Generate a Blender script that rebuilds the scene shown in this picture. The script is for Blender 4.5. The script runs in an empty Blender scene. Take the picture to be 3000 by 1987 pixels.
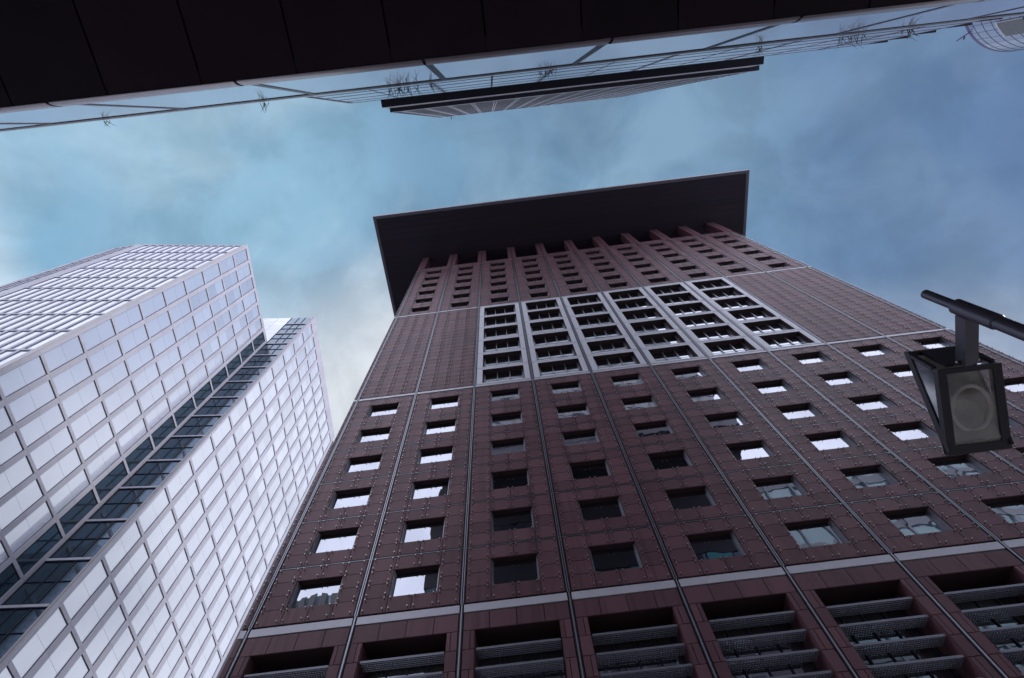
import bpy, math, random
from mathutils import Vector, Matrix
random.seed(7)
SC = bpy.context.scene
COL = SC.collection
R = math.radians

# ------------------------------------------------------------------ camera
CAMP = Vector((14.54721, -21.1985, 1.6))
CR = ((0.99259, 0.11471, -0.04014), (-0.12131, 0.91507, -0.38461), (-0.00739, 0.38663, 0.9222))
FPX = 1520.9
cd = bpy.data.cameras.new('camera')
cd.sensor_width = 36.0
cd.lens = 36.0 * FPX / 3000.0
cd.clip_start = 0.1
cd.clip_end = 5000.0
cam = bpy.data.objects.new('camera', cd)
COL.objects.link(cam)
ax, ay, az = Vector(CR[0]), -Vector(CR[1]), -Vector(CR[2])
m = Matrix((ax, ay, az)).transposed().to_4x4()
m.translation = CAMP
cam.matrix_world = m
SC.camera = cam

# ------------------------------------------------------------------ sky
SUN_AZ, SUN_EL = R(8.0), R(27.0)
W = bpy.data.worlds.new('World')
SC.world = W
W.use_nodes = True
nt = W.node_tree
nt.nodes.clear()
N = nt.nodes.new
L = nt.links.new
out = N('ShaderNodeOutputWorld')
bg = N('ShaderNodeBackground')
bg.inputs['Strength'].default_value = 1.0
tc = N('ShaderNodeTexCoord')
sep = N('ShaderNodeSeparateXYZ')
L(tc.outputs['Generated'], sep.inputs[0])


def wmath(op, a, b=None, c=None, clamp=False):
    n = N('ShaderNodeMath')
    n.operation = op
    n.use_clamp = clamp
    for i, v in enumerate((a, b, c)):
        if v is None:
            continue
        if hasattr(v, 'links'):
            L(v, n.inputs[i])
        else:
            n.inputs[i].default_value = v
    return n.outputs[0]


def wsmooth(v, lo, hi, a=0.0, b=1.0):
    n = N('ShaderNodeMapRange')
    n.interpolation_type = 'SMOOTHSTEP'
    L(v, n.inputs[0])
    for i, q in enumerate((lo, hi, a, b)):
        n.inputs[1 + i].default_value = q
    return n.outputs[0]


def wmix(f, a, b):
    n = N('ShaderNodeMix')
    n.data_type = 'RGBA'
    if hasattr(f, 'links'):
        L(f, n.inputs[0])
    else:
        n.inputs[0].default_value = f
    for i, v in ((6, a), (7, b)):
        if hasattr(v, 'links'):
            L(v, n.inputs[i])
        else:
            n.inputs[i].default_value = (*v, 1)
    return n.outputs[2]


# thin overcast: teal to the left, greyer blue overhead, violet blue to the right
ramp = N('ShaderNodeValToRGB')
ramp.color_ramp.interpolation = 'EASE'
els = ramp.color_ramp.elements
els[0].position = 0.10
els[0].color = (0.235, 0.46, 0.66, 1)
els[1].position = 0.90
els[1].color = (0.105, 0.185, 0.375, 1)
for p, c in ((0.30, (0.285, 0.50, 0.68)), (0.50, (0.205, 0.38, 0.55)), (0.66, (0.17, 0.31, 0.475)), (0.78, (0.132, 0.235, 0.41))):
    e = els.new(p)
    e.color = (*c, 1)
L(wmath('MULTIPLY_ADD', sep.outputs[0], 0.5, 0.5), ramp.inputs[0])

# clouds
nz1 = N('ShaderNodeTexNoise')
nz1.inputs['Scale'].default_value = 3.1
nz1.inputs['Detail'].default_value = 6.0
nz1.inputs['Roughness'].default_value = 0.52
nz1.inputs['Distortion'].default_value = 0.7
L(tc.outputs['Generated'], nz1.inputs['Vector'])
nz2 = N('ShaderNodeTexNoise')
nz2.inputs['Scale'].default_value = 1.3
nz2.inputs['Detail'].default_value = 3.0
mpp = N('ShaderNodeMapping')
mpp.inputs['Location'].default_value = (3.3, 1.7, 0.4)
L(tc.outputs['Generated'], mpp.inputs[0])
L(mpp.outputs[0], nz2.inputs['Vector'])
leftness = wsmooth(sep.outputs[0], 0.50, -0.25, 0.22, 1.0)
veil = wmath('MULTIPLY', wsmooth(nz1.outputs[0], 0.43, 0.66), leftness)
sky1 = wmix(wmath('MULTIPLY', veil, 0.66), ramp.outputs[0], (0.47, 0.66, 0.80))
dark = wmath('MULTIPLY', wsmooth(nz2.outputs[0], 0.56, 0.36), 0.5)
sky2 = wmix(dark, sky1, (0.115, 0.195, 0.34))
# the sky pales towards the horizon on the far side of the street and towards the left
hz = wmath('MULTIPLY_ADD', nz1.outputs[0], 0.20, -0.10)
hx = wmath('SUBTRACT', hz, wsmooth(sep.outputs[0], -0.10, 0.40, 0.0, 0.13))
pale1 = wsmooth(wmath('ADD', sep.outputs[1], hx), 0.14, 0.40)
pale2 = wmath('MULTIPLY', wsmooth(wmath('ADD', sep.outputs[2], wmath('MULTIPLY', hz, -0.15)), 0.756, 0.702),
              wsmooth(sep.outputs[0], 0.0, -0.45))
sky3 = wmix(wmath('MULTIPLY', pale1, 0.95), sky2, (0.76, 0.80, 0.86))
sky4 = wmix(wmath('MULTIPLY', pale2, 0.9), sky3, (0.66, 0.80, 0.93))
# sky behind the camera, bright in window reflections, raised further to light the facades
pale3 = wmath('MULTIPLY', wsmooth(sep.outputs[1], -0.07, -0.36), wsmooth(sep.outputs[2], 0.05, 0.35))
sky5 = wmix(pale3, sky4, (1.75, 1.80, 2.15))
low = wsmooth(sep.outputs[2], 0.50, 0.28)
sky6 = wmix(wmath('MULTIPLY', low, 0.8), sky5, (0.92, 0.98, 1.15))
lowx = wmath('MULTIPLY', wsmooth(sep.outputs[2], 0.46, 0.25), wsmooth(sep.outputs[0], 0.15, 0.60))  # unseen low sky on the right, brightened to light the white tower
sky6 = wmix(lowx, sky6, (1.75, 1.80, 2.15))
nz3 = N('ShaderNodeTexNoise')
nz3.inputs['Scale'].default_value = 6.5
nz3.inputs['Detail'].default_value = 7.0
nz3.inputs['Roughness'].default_value = 0.58
nz3.inputs['Distortion'].default_value = 0.4
L(mpp.outputs[0], nz3.inputs['Vector'])
mott = N('ShaderNodeVectorMath')
mott.operation = 'SCALE'
L(sky6, mott.inputs[0])
L(wsmooth(nz3.outputs[0], 0.36, 0.64, 0.90, 1.10), mott.inputs['Scale'])
sky6 = mott.outputs[0]
nis = N('ShaderNodeTexSky')
nis.sky_type = 'NISHITA'
nis.sun_disc = False
nis.sun_elevation = SUN_EL
nis.sun_rotation = R(90.0) - SUN_AZ
nsc = N('ShaderNodeVectorMath')
nsc.operation = 'SCALE'
nsc.inputs['Scale'].default_value = 0.06
L(nis.outputs[0], nsc.inputs[0])
sky7 = wmix(0.05, sky6, nsc.outputs[0])
L(sky7, bg.inputs['Color'])
L(bg.outputs[0], out.inputs[0])

# ------------------------------------------------------------------ sun behind thin cloud
sd = bpy.data.lights.new('sun', 'SUN')
sd.energy = 1.5
sd.angle = R(16.0)
sd.color = (1.0, 0.965, 0.95)
sun = bpy.data.objects.new('sun', sd)
COL.objects.link(sun)
sdir = Vector((math.cos(SUN_EL) * math.cos(SUN_AZ), math.cos(SUN_EL) * math.sin(SUN_AZ), math.sin(SUN_EL)))
sun.rotation_euler = sdir.to_track_quat('Z', 'Y').to_euler()
SC.view_settings.view_transform = 'Standard'
SC.view_settings.look = 'None'
SC.view_settings.exposure = 0.0
SC.view_settings.gamma = 1.0
SC.cycles.max_bounces = 6
SC.cycles.glossy_bounces = 4


# ------------------------------------------------------------------ materials
def mat(name, col, rough=0.5, metal=0.0, spec=0.5, noise=None, bump=None, coat=0.0, coords='Object'):
    """noise = (scale, amount, second colour); bump = (scale, strength)"""
    mt = bpy.data.materials.new(name)
    mt.use_nodes = True
    t = mt.node_tree
    b = t.nodes['Principled BSDF']
    b.inputs['Base Color'].default_value = (*col, 1)
    b.inputs['Roughness'].default_value = rough
    b.inputs['Metallic'].default_value = metal
    b.inputs['Specular IOR Level'].default_value = spec
    b.inputs['Coat Weight'].default_value = coat
    tcn = t.nodes.new('ShaderNodeTexCoord')
    if noise:
        res = None
        for (sc, amt, c2) in noise:
            nz = t.nodes.new('ShaderNodeTexNoise')
            nz.inputs['Scale'].default_value = sc
            nz.inputs['Detail'].default_value = 4
            t.links.new(tcn.outputs[coords], nz.inputs['Vector'])
            mr = t.nodes.new('ShaderNodeMapRange')
            mr.inputs[1].default_value = 0.35
            mr.inputs[2].default_value = 0.65
            mr.inputs[4].default_value = amt
            t.links.new(nz.outputs[0], mr.inputs[0])
            mx = t.nodes.new('ShaderNodeMix')
            mx.data_type = 'RGBA'
            t.links.new(mr.outputs[0], mx.inputs[0])
            if res is None:
                mx.inputs[6].default_value = (*col, 1)
            else:
                t.links.new(res, mx.inputs[6])
            mx.inputs[7].default_value = (*c2, 1)
            res = mx.outputs[2]
        t.links.new(res, b.inputs['Base Color'])
    if bump:
        sc, st = bump
        oi = t.nodes.new('ShaderNodeObjectInfo')
        va = t.nodes.new('ShaderNodeVectorMath')
        va.operation = 'ADD'
        cx = t.nodes.new('ShaderNodeCombineXYZ')
        ml = t.nodes.new('ShaderNodeMath')
        ml.operation = 'MULTIPLY'
        ml.inputs[1].default_value = 40.0
        t.links.new(oi.outputs['Random'], ml.inputs[0])
        t.links.new(ml.outputs[0], cx.inputs[0])
        t.links.new(ml.outputs[0], cx.inputs[1])
        t.links.new(tcn.outputs[coords], va.inputs[0])
        t.links.new(cx.outputs[0], va.inputs[1])
        nz = t.nodes.new('ShaderNodeTexNoise')
        nz.inputs['Scale'].default_value = sc
        nz.inputs['Detail'].default_value = 1.0
        t.links.new(va.outputs[0], nz.inputs['Vector'])
        bp = t.nodes.new('ShaderNodeBump')
        bp.inputs['Strength'].default_value = st
        bp.inputs['Distance'].default_value = 0.05
        t.links.new(nz.outputs[0], bp.inputs['Height'])
        t.links.new(bp.outputs[0], b.inputs['Normal'])
    return mt


def glass_mix(name, mirror, body, fac, rough=0.01, bump=None, gain=0.35):
    """coated glass: a mirror coat over a pale or dark body"""
    mt = mat(name, mirror, rough, 1.0, bump=bump)
    t = mt.node_tree
    b = t.nodes['Principled BSDF']
    o = t.nodes['Material Output']
    d = t.nodes.new('ShaderNodeBsdfPrincipled')
    d.inputs['Base Color'].default_value = (*body, 1)
    d.inputs['Roughness'].default_value = 0.35
    ge = t.nodes.new('ShaderNodeNewGeometry')
    tn = t.nodes.new('ShaderNodeMapRange')
    tn.inputs[3].default_value = 0.80
    tn.inputs[4].default_value = 1.06
    t.links.new(ge.outputs['Random Per Island'], tn.inputs[0])
    for (nd, cl) in ((d, body), (b, mirror)):
        sv = t.nodes.new('ShaderNodeVectorMath')
        sv.operation = 'SCALE'
        sv.inputs[0].default_value = cl
        if nd is d:
            t.links.new(tn.outputs[0], sv.inputs['Scale'])
        else:
            t2 = t.nodes.new('ShaderNodeMapRange')
            t2.inputs[3].default_value = 0.93
            t2.inputs[4].default_value = 1.0
            t.links.new(ge.outputs['Random Per Island'], t2.inputs[0])
            t.links.new(t2.outputs[0], sv.inputs['Scale'])
        t.links.new(sv.outputs[0], nd.inputs['Base Color'])
    lw = t.nodes.new('ShaderNodeLayerWeight')
    lw.inputs['Blend'].default_value = 0.35
    mr = t.nodes.new('ShaderNodeMapRange')
    mr.inputs[3].default_value = fac
    mr.inputs[4].default_value = min(1.0, fac + gain)
    t.links.new(lw.outputs['Facing'], mr.inputs[0])
    mx = t.nodes.new('ShaderNodeMixShader')
    t.links.new(mr.outputs[0], mx.inputs[0])
    t.links.new(d.outputs[0], mx.inputs[1])
    t.links.new(b.outputs[0], mx.inputs[2])
    t.links.new(mx.outputs[0], o.inputs[0])
    return mt


def vary(mt, amt, streak=0.0):
    """each slab its own tone, and rain streaks down the face"""
    t = mt.node_tree
    b = t.nodes['Principled BSDF']
    src = b.inputs['Base Color'].links[0].from_socket
    ge = t.nodes.new('ShaderNodeNewGeometry')
    mr = t.nodes.new('ShaderNodeMapRange')
    mr.inputs[3].default_value = 1.0 - amt
    mr.inputs[4].default_value = 1.0 + amt
    t.links.new(ge.outputs['Random Per Island'], mr.inputs[0])
    fac = mr.outputs[0]
    if streak:
        tcn = t.nodes.new('ShaderNodeTexCoord')
        mp = t.nodes.new('ShaderNodeMapping')
        mp.inputs['Scale'].default_value = (2.2, 2.2, 0.10)
        nz = t.nodes.new('ShaderNodeTexNoise')
        nz.inputs['Scale'].default_value = 1.0
        nz.inputs['Detail'].default_value = 5
        t.links.new(tcn.outputs['Object'], mp.inputs[0])
        t.links.new(mp.outputs[0], nz.inputs['Vector'])
        m2 = t.nodes.new('ShaderNodeMapRange')
        m2.inputs[1].default_value = 0.52
        m2.inputs[2].default_value = 0.72
        m2.inputs[3].default_value = 1.0
        m2.inputs[4].default_value = 1.0 - streak
        t.links.new(nz.outputs[0], m2.inputs[0])
        ml = t.nodes.new('ShaderNodeMath')
        ml.operation = 'MULTIPLY'
        t.links.new(fac, ml.inputs[0])
        t.links.new(m2.outputs[0], ml.inputs[1])
        fac = ml.outputs[0]
    vs = t.nodes.new('ShaderNodeVectorMath')
    vs.operation = 'SCALE'
    t.links.new(src, vs.inputs[0])
    t.links.new(fac, vs.inputs['Scale'])
    t.links.new(vs.outputs[0], b.inputs['Base Color'])


M = {}
M['granite'] = mat('red_granite', (0.215, 0.104, 0.124), 0.45, spec=0.28,
                   noise=[(34.0, 0.65, (0.096, 0.045, 0.058)), (1.1, 0.35, (0.16, 0.083, 0.105)), (0.12, 0.35, (0.245, 0.118, 0.132))])
vary(M['granite'], 0.17, 0.35)
M['joint'] = mat('dark_joint', (0.012, 0.010, 0.013), 0.8)
M['dark_stone'] = mat('dark_reveal_stone', (0.055, 0.03, 0.034), 0.6, noise=[(20.0, 0.5, (0.035, 0.02, 0.024))])
M['alu'] = mat('brushed_aluminium', (0.42, 0.43, 0.48), 0.36, 0.8, noise=[(6.0, 0.4, (0.34, 0.35, 0.40))])
M['band'] = mat('pale_metal_band', (0.70, 0.70, 0.78), 0.40, 0.1, noise=[(2.0, 0.35, (0.58, 0.58, 0.66)), (14.0, 0.2, (0.74, 0.74, 0.80))])
M['pale'] = mat('pale_frame_panel', (0.86, 0.86, 0.93), 0.42, 0.0, noise=[(1.5, 0.35, (0.78, 0.78, 0.86)), (18.0, 0.2, (0.90, 0.90, 0.95))])
M['steel'] = mat('stud_steel', (0.62, 0.58, 0.56), 0.3, 0.7)
M['grate'] = mat('galvanised_grating', (0.25, 0.26, 0.31), 0.45, 0.5)
M['void'] = mat('dark_interior', (0.010, 0.008, 0.010), 0.9)
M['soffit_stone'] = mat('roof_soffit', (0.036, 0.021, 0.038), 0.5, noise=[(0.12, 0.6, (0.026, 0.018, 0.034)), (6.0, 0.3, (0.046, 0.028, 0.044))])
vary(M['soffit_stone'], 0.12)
M['soffit_edge'] = mat('roof_edge_metal', (0.22, 0.20, 0.24), 0.45, 0.3)
M['tower_glass'] = glass_mix('reflective_window_glass', (0.47, 0.495, 0.555), (0.012, 0.016, 0.02), 0.74, 0.008, bump=(0.9, 0.10))
M['base_glass'] = glass_mix('dark_base_glass', (0.60, 0.72, 0.82), (0.01, 0.014, 0.016), 0.22, 0.01, bump=(0.8, 0.08), gain=0.5)
M['loggia_glass'] = glass_mix('loggia_glass', (0.56, 0.60, 0.66), (0.02, 0.03, 0.035), 0.75, 0.01, bump=(0.8, 0.06))
M['clad'] = mat('white_stone_cladding', (0.47, 0.465, 0.53), 0.55, spec=0.35,
                noise=[(0.25, 0.35, (0.42, 0.41, 0.475)), (1.8, 0.25, (0.50, 0.495, 0.56))])
vary(M['clad'], 0.05, 0.12)
M['clad_edge'] = mat('grey_corner_cladding', (0.47, 0.45, 0.46), 0.55, noise=[(0.6, 0.4, (0.41, 0.395, 0.41))])
M['gasket'] = mat('dark_gasket', (0.024, 0.024, 0.045), 0.5)
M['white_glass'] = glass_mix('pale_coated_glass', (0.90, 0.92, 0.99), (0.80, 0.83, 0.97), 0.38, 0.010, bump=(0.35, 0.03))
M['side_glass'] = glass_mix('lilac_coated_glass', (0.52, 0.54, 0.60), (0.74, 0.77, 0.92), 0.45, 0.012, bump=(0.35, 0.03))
M['notch_glass'] = glass_mix('dark_blue_glass', (0.26, 0.38, 0.50), (0.010, 0.022, 0.032), 0.17, 0.01, bump=(0.3, 0.12))
M['dark_alu'] = mat('dark_anodised_frame', (0.050, 0.042, 0.060), 0.42, 0.4)
M['mid_alu'] = mat('grey_violet_frame', (0.17, 0.14, 0.20), 0.45, 0.2)
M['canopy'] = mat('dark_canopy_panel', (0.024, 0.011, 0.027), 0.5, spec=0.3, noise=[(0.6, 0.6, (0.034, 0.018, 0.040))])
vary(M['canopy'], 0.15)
M['fascia'] = mat('warm_grey_fascia', (0.42, 0.39, 0.42), 0.35, 0.6)
M['podium_glass'] = glass_mix('grey_blue_glass_panel', (1.0, 0.90, 1.0), (0.92, 0.86, 1.0), 0.45, 0.015, bump=(0.15, 0.015), gain=0.27)
M['shaft_glass'] = glass_mix('pale_shaft_glass', (0.85, 0.85, 0.95), (0.92, 0.92, 0.97), 0.10, 0.03, gain=0.7)
M['fin'] = mat('grey_fin', (0.22, 0.22, 0.28), 0.4, 0.3)
M['rib'] = mat('pale_rib', (0.45, 0.45, 0.50), 0.4, 0.3)
M['slab'] = mat('dark_slab_soffit', (0.045, 0.045, 0.075), 0.6, noise=[(0.7, 0.5, (0.035, 0.035, 0.055))])
M['slab_edge'] = mat('light_slab_edge', (0.55, 0.54, 0.60), 0.4)
M['round_glass'] = glass_mix('round_tower_glass', (0.34, 0.42, 0.60), (0.20, 0.27, 0.42), 0.18, 0.12, gain=0.35)
M['round_line'] = mat('round_tower_mullion', (0.10, 0.07, 0.20), 0.5)
M['grey_screen'] = mat('grey_louvre_screen', (0.13, 0.14, 0.16), 0.55, noise=[(0.3, 0.4, (0.10, 0.11, 0.13))])
M['teal_pane'] = mat('teal_window', (0.10, 0.42, 0.48), 0.2)
M['blue_block'] = glass_mix('pale_blue_glass', (0.80, 0.92, 1.0), (0.45, 0.68, 0.78), 0.35, 0.02)
M['neighbour_fin'] = mat('cream_fin', (0.55, 0.53, 0.50), 0.5)
M['leaf'] = mat('grass_leaf', (0.05, 0.05, 0.035), 0.5, noise=[(3.0, 0.5, (0.10, 0.09, 0.06))])
M['lamp_metal'] = mat('black_lamp_paint', (0.055, 0.050, 0.068), 0.42, 0.3, noise=[(60.0, 0.3, (0.075, 0.068, 0.09))])
M['lamp_post'] = mat('grey_violet_lamp_paint', (0.15, 0.14, 0.185), 0.36, 0.35, noise=[(60.0, 0.3, (0.18, 0.17, 0.22)), (4.0, 0.4, (0.11, 0.10, 0.14))])
M['lamp_in'] = mat('lamp_inside', (0.62, 0.61, 0.59), 0.45, 0.0, noise=[(7.0, 0.6, (0.30, 0.29, 0.28))])
M['lamp_ring'] = mat('lamp_reflector_ring', (0.92, 0.86, 0.80), 0.35, 0.0)
M['lamp_bowl'] = mat('lamp_reflector_bowl', (0.30, 0.225, 0.165), 0.42, 0.0, noise=[(12.0, 0.5, (0.22, 0.165, 0.125))])
M['asphalt'] = mat('street_asphalt', (0.10, 0.10, 0.105), 0.85, noise=[(8.0, 0.5, (0.07, 0.07, 0.075))])
M['paving'] = mat('light_paving', (0.42, 0.40, 0.38), 0.8, noise=[(3.0, 0.5, (0.34, 0.325, 0.31))])


def lamp_glass(name, haze, gloss):
    mt = bpy.data.materials.new(name)
    mt.use_nodes = True
    t = mt.node_tree
    t.nodes.remove(t.nodes['Principled BSDF'])
    o = t.nodes['Material Output']
    tr = t.nodes.new('ShaderNodeBsdfTransparent')
    tr.inputs[0].default_value = (0.95, 0.95, 0.96, 1)
    gl = t.nodes.new('ShaderNodeBsdfGlossy')
    gl.inputs['Roughness'].default_value = 0.05
    gl.inputs['Color'].default_value = (0.9, 0.92, 1, 1)
    df = t.nodes.new('ShaderNodeBsdfDiffuse')
    df.inputs[0].default_value = (0.75, 0.73, 0.70, 1)
    nz = t.nodes.new('ShaderNodeTexNoise')
    nz.inputs['Scale'].default_value = 5.0
    nz.inputs['Detail'].default_value = 6
    t1 = t.nodes.new('ShaderNodeTexCoord')
    t.links.new(t1.outputs['Object'], nz.inputs[0])
    mr = t.nodes.new('ShaderNodeMapRange')
    mr.inputs[1].default_value = 0.4
    mr.inputs[2].default_value = 0.75
    mr.inputs[4].default_value = haze
    t.links.new(nz.outputs[0], mr.inputs[0])
    m1 = t.nodes.new('ShaderNodeMixShader')
    t.links.new(mr.outputs[0], m1.inputs[0])
    t.links.new(tr.outputs[0], m1.inputs[1])
    t.links.new(df.outputs[0], m1.inputs[2])
    m2 = t.nodes.new('ShaderNodeMixShader')
    m2.inputs[0].default_value = gloss
    t.links.new(m1.outputs[0], m2.inputs[1])
    t.links.new(gl.outputs[0], m2.inputs[2])
    t.links.new(m2.outputs[0], o.inputs[0])
    return mt


M['lamp_glass'] = lamp_glass('lamp_cover_glass', 0.30, 0.12)
M['lamp_side_glass'] = lamp_glass('lamp_side_glass', 0.75, 0.30)  # left pane: haze and gloss raised to stand for reflected sky


# ------------------------------------------------------------------ mesh helpers
class Frame:
    """local facade frame: u along the wall, w outward, z up"""

    def __init__(self, o, u, n):
        self.o, self.u, self.n = Vector(o), Vector(u).normalized(), Vector(n).normalized()

    def __call__(self, u, w, z):
        return self.o + self.u * u + self.n * w + Vector((0, 0, z))


WORLD = Frame((0, 0, 0), (1, 0, 0), (0, 1, 0))


class MB:
    def __init__(self, frame=WORLD):
        self.v, self.f, self.mi, self.ms, self.fr = [], [], [], [], frame

    def m(self, name):
        if name not in self.ms:
            self.ms.append(name)
        return self.ms.index(name)

    def poly(self, pts, name, raw=False):
        k = len(self.v)
        self.v += [Vector(p) if raw else self.fr(*p) for p in pts]
        self.f.append(tuple(range(k, k + len(pts))))
        self.mi.append(self.m(name))

    def box(self, u0, u1, w0, w1, z0, z1, name, front=None):
        k = len(self.v)
        self.v += [self.fr(u, w, z) for z in (z0, z1) for w in (w0, w1) for u in (u0, u1)]
        for q in ((0, 1, 3, 2), (4, 5, 7, 6), (0, 1, 5, 4), (2, 3, 7, 6), (0, 2, 6, 4), (1, 3, 7, 5)):
            self.f.append(tuple(k + i for i in q))
            self.mi.append(self.m(name))

    def tube(self, p0, p1, r0, r1, name, seg=10, caps=True):
        p0, p1 = Vector(p0), Vector(p1)
        d = (p1 - p0).normalized()
        a = d.orthogonal().normalized()
        b = d.cross(a)
        k = len(self.v)
        for p, r in ((p0, r0), (p1, r1)):
            for i in range(seg):
                t = 2 * math.pi * i / seg
                self.v.append(p + (a * math.cos(t) + b * math.sin(t)) * r)
        for i in range(seg):
            j = (i + 1) % seg
            self.f.append((k + i, k + j, k + seg + j, k + seg + i))
            self.mi.append(self.m(name))
        if caps:
            self.f.append(tuple(k + i for i in range(seg)))
            self.mi.append(self.m(name))
            self.f.append(tuple(k + seg + i for i in range(seg)))
            self.mi.append(self.m(name))

    def mesh(self, name, origin=(0, 0, 0), smooth=False):
        o = Vector(origin)
        me = bpy.data.meshes.new(name)
        me.from_pydata([tuple(p - o) for p in self.v], [], self.f)
        for s in self.ms:
            me.materials.append(M[s])
        me.polygons.foreach_set('material_index', self.mi)
        if smooth:
            me.polygons.foreach_set('use_smooth', [True] * len(me.polygons))
            me.set_sharp_from_angle(angle=R(40))
        me.update()
        return me

    def build(self, name, parent=None, smooth=False, loc=None):
        """one mesh object; under a parent its origin is the parent's"""
        o = Vector(loc) if loc is not None else (wloc(parent) if parent else Vector((0, 0, 0)))
        ob = bpy.data.objects.new(name, self.mesh(name, o, smooth))
        COL.objects.link(ob)
        if parent:
            ob.parent = parent
            ob.location = o - wloc(parent)
        else:
            ob.location = o
        return ob


def wloc(o):
    p = Vector((0, 0, 0))
    while o:
        p = p + o.location
        o = o.parent
    return p


def thing(name, label, cat, loc, group=None):
    o = bpy.data.objects.new(name, None)
    o.empty_display_size = 0.5
    COL.objects.link(o)
    o.location = loc
    tag(o, label, cat, group)
    return o


def tag(o, label, cat, group=None):
    o['label'] = label
    o['category'] = cat
    if group:
        o['group'] = group


def place(mesh, name, parent, loc, rotz=0.0):
    """a part that shares its mesh with its repeats; parents are unrotated empties or unrotated parts"""
    ob = bpy.data.objects.new(name, mesh)
    COL.objects.link(ob)
    ob.parent = parent
    ob.location = Vector(loc) - wloc(parent)
    ob.rotation_euler = (0, 0, rotz)
    return ob


def tinyrot(ob, amt):
    ob.rotation_euler = (ob.rotation_euler[0] + random.uniform(-amt, amt), 0, ob.rotation_euler[2] + random.uniform(-amt, amt))


def pix(p):
    q = Vector(p) - CAMP
    c = [Vector(r).dot(q) for r in CR]
    if c[2] < 0.5:
        return None
    return (1500 + FPX * c[0] / c[2], 993.5 + FPX * c[1] / c[2])


def seen_area(pts):
    """rough pixel area of a polygon, zero when its middle is outside the frame"""
    ps = [pix(p) for p in pts]
    if any(p is None for p in ps):
        return 0.0
    cx, cy = sum(p[0] for p in ps) / len(ps), sum(p[1] for p in ps) / len(ps)
    if not (-60 < cx < 3060 and -60 < cy < 2050):
        return 0.0
    return abs(sum(ps[i][0] * ps[i - 1][1] - ps[i - 1][0] * ps[i][1] for i in range(len(ps)))) / 2


# ------------------------------------------------------------------ ground
g = MB()
g.poly([(-900, -900, 0), (900, -900, 0), (900, 900, 0), (-900, 900, 0)], 'asphalt')
o = g.build('ground')
o['kind'] = 'structure'
g = MB()
g.box(-120, 160, -19.4, -2.0, 0.004, 0.13, 'paving')
o = g.build('pavement')
o['kind'] = 'structure'
g = MB()
g.box(-120, 160, -60, -20.6, 0.004, 0.13, 'paving')
o = g.build('pavement')
o['kind'] = 'structure'

# ------------------------------------------------------------------ red granite tower
BAY = 5.2
XL, XR = -0.40, 52.42
FR = Frame((0, 0, 0), (1, 0, 0), (0, -1, 0))      # w is outward (towards the street)
tower = thing('granite_tower', 'dark red granite office tower with pale loggia block and wide overhanging flat roof', 'tower', (26, 26, 0))
Z0B, Z0T = 19.44, 19.93
LOW = [19.95, 23.57, 27.22, 30.92, 34.60, 38.32, 42.24]
MID = [42.66, 45.92, 49.32, 52.88, 56.50, 60.12, 63.58]
UPP = [64.02, 67.63, 71.25, 74.87, 78.49, 82.1, 85.70]
TOPZ, SOF = 87.05, 95.05
GAP = 0.032
wall = MB(FR)
STUDS = []


def panel(x0, x1, z0, z1, studs=True, sx=0.155, sz=0.14):
    wall.box(x0 + GAP / 2, x1 - GAP / 2, -0.06, 0.0, z0 + GAP / 2, z1 - GAP / 2, 'granite')
    if studs:
        xs = (x0 + sx, x1 - sx) if x1 - x0 > 0.6 else ((x0 + x1) / 2,)
        for x in xs:
            for z in (z0 + sz, z1 - sz):
                STUDS.append((x, z))


def back(x0, x1, z0, z1):
    wall.box(x0, x1, -0.40, -0.075, z0, z1, 'joint')


def window_bay(x0, z0, z1):
    """twelve granite panels round a punched window"""
    a, b = x0 + 0.15, x0 + BAY - 0.15
    j = [a, x0 + 1.42, x0 + 2.66, x0 + 3.90, b]
    p = z1 - z0
    lo, hi = z0 + 0.262 * p, z0 + 0.735 * p
    md = (lo + hi) / 2
    top = z1 - 0.10
    for k in range(4):
        panel(j[k], j[k + 1], z0 + 0.05, lo)
        panel(j[k], j[k + 1], hi, top)
    for q in ((lo, md), (md, hi)):
        panel(j[0], j[1], *q)
        panel(j[3], j[4], *q)
    back(x0, x0 + BAY, z0, lo - 0.02)
    back(x0, x0 + BAY, hi + 0.02, z1)
    back(x0, j[1] - 0.02, lo - 0.02, hi + 0.02)
    back(j[3] + 0.02, x0 + BAY, lo - 0.02, hi + 0.02)
    return (j[1], j[3], lo, hi)


def solid_bay(x0, z0, z1):
    a, b = x0 + 0.15, x0 + BAY - 0.15
    j = [a, x0 + 1.42, x0 + 2.66, x0 + 3.90, b]
    h = (z1 - 0.10 - z0 - 0.05) / 4
    for r in range(4):
        for k in range(4):
            panel(j[k], j[k + 1], z0 + 0.05 + r * h, z0 + 0.05 + (r + 1) * h)
    back(x0, x0 + BAY, z0, z1)


def side_strip(z0, z1):
    h = (z1 - 0.10 - z0 - 0.05) / 4
    for r in range(4):
        za, zb = z0 + 0.05 + r * h, z0 + 0.05 + (r + 1) * h
        panel(XL, -0.15, za, zb)
        panel(52.15, XR, za, zb)
    back(XL, 0, z0, z1)
    back(52.0, XR, z0, z1)


OPEN = []
for k in range(6):
    for i in range(10):
        OPEN.append(('low', k, i) + window_bay(i * BAY, LOW[k], LOW[k + 1]))
        OPEN.append(('upp', k, i) + window_bay(i * BAY, UPP[k], UPP[k + 1]))
        if i in (0, 1, 8, 9):
            solid_bay(i * BAY, MID[k], MID[k + 1])
    for zz in (LOW, MID, UPP):
        side_strip(zz[k], zz[k + 1])

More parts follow.
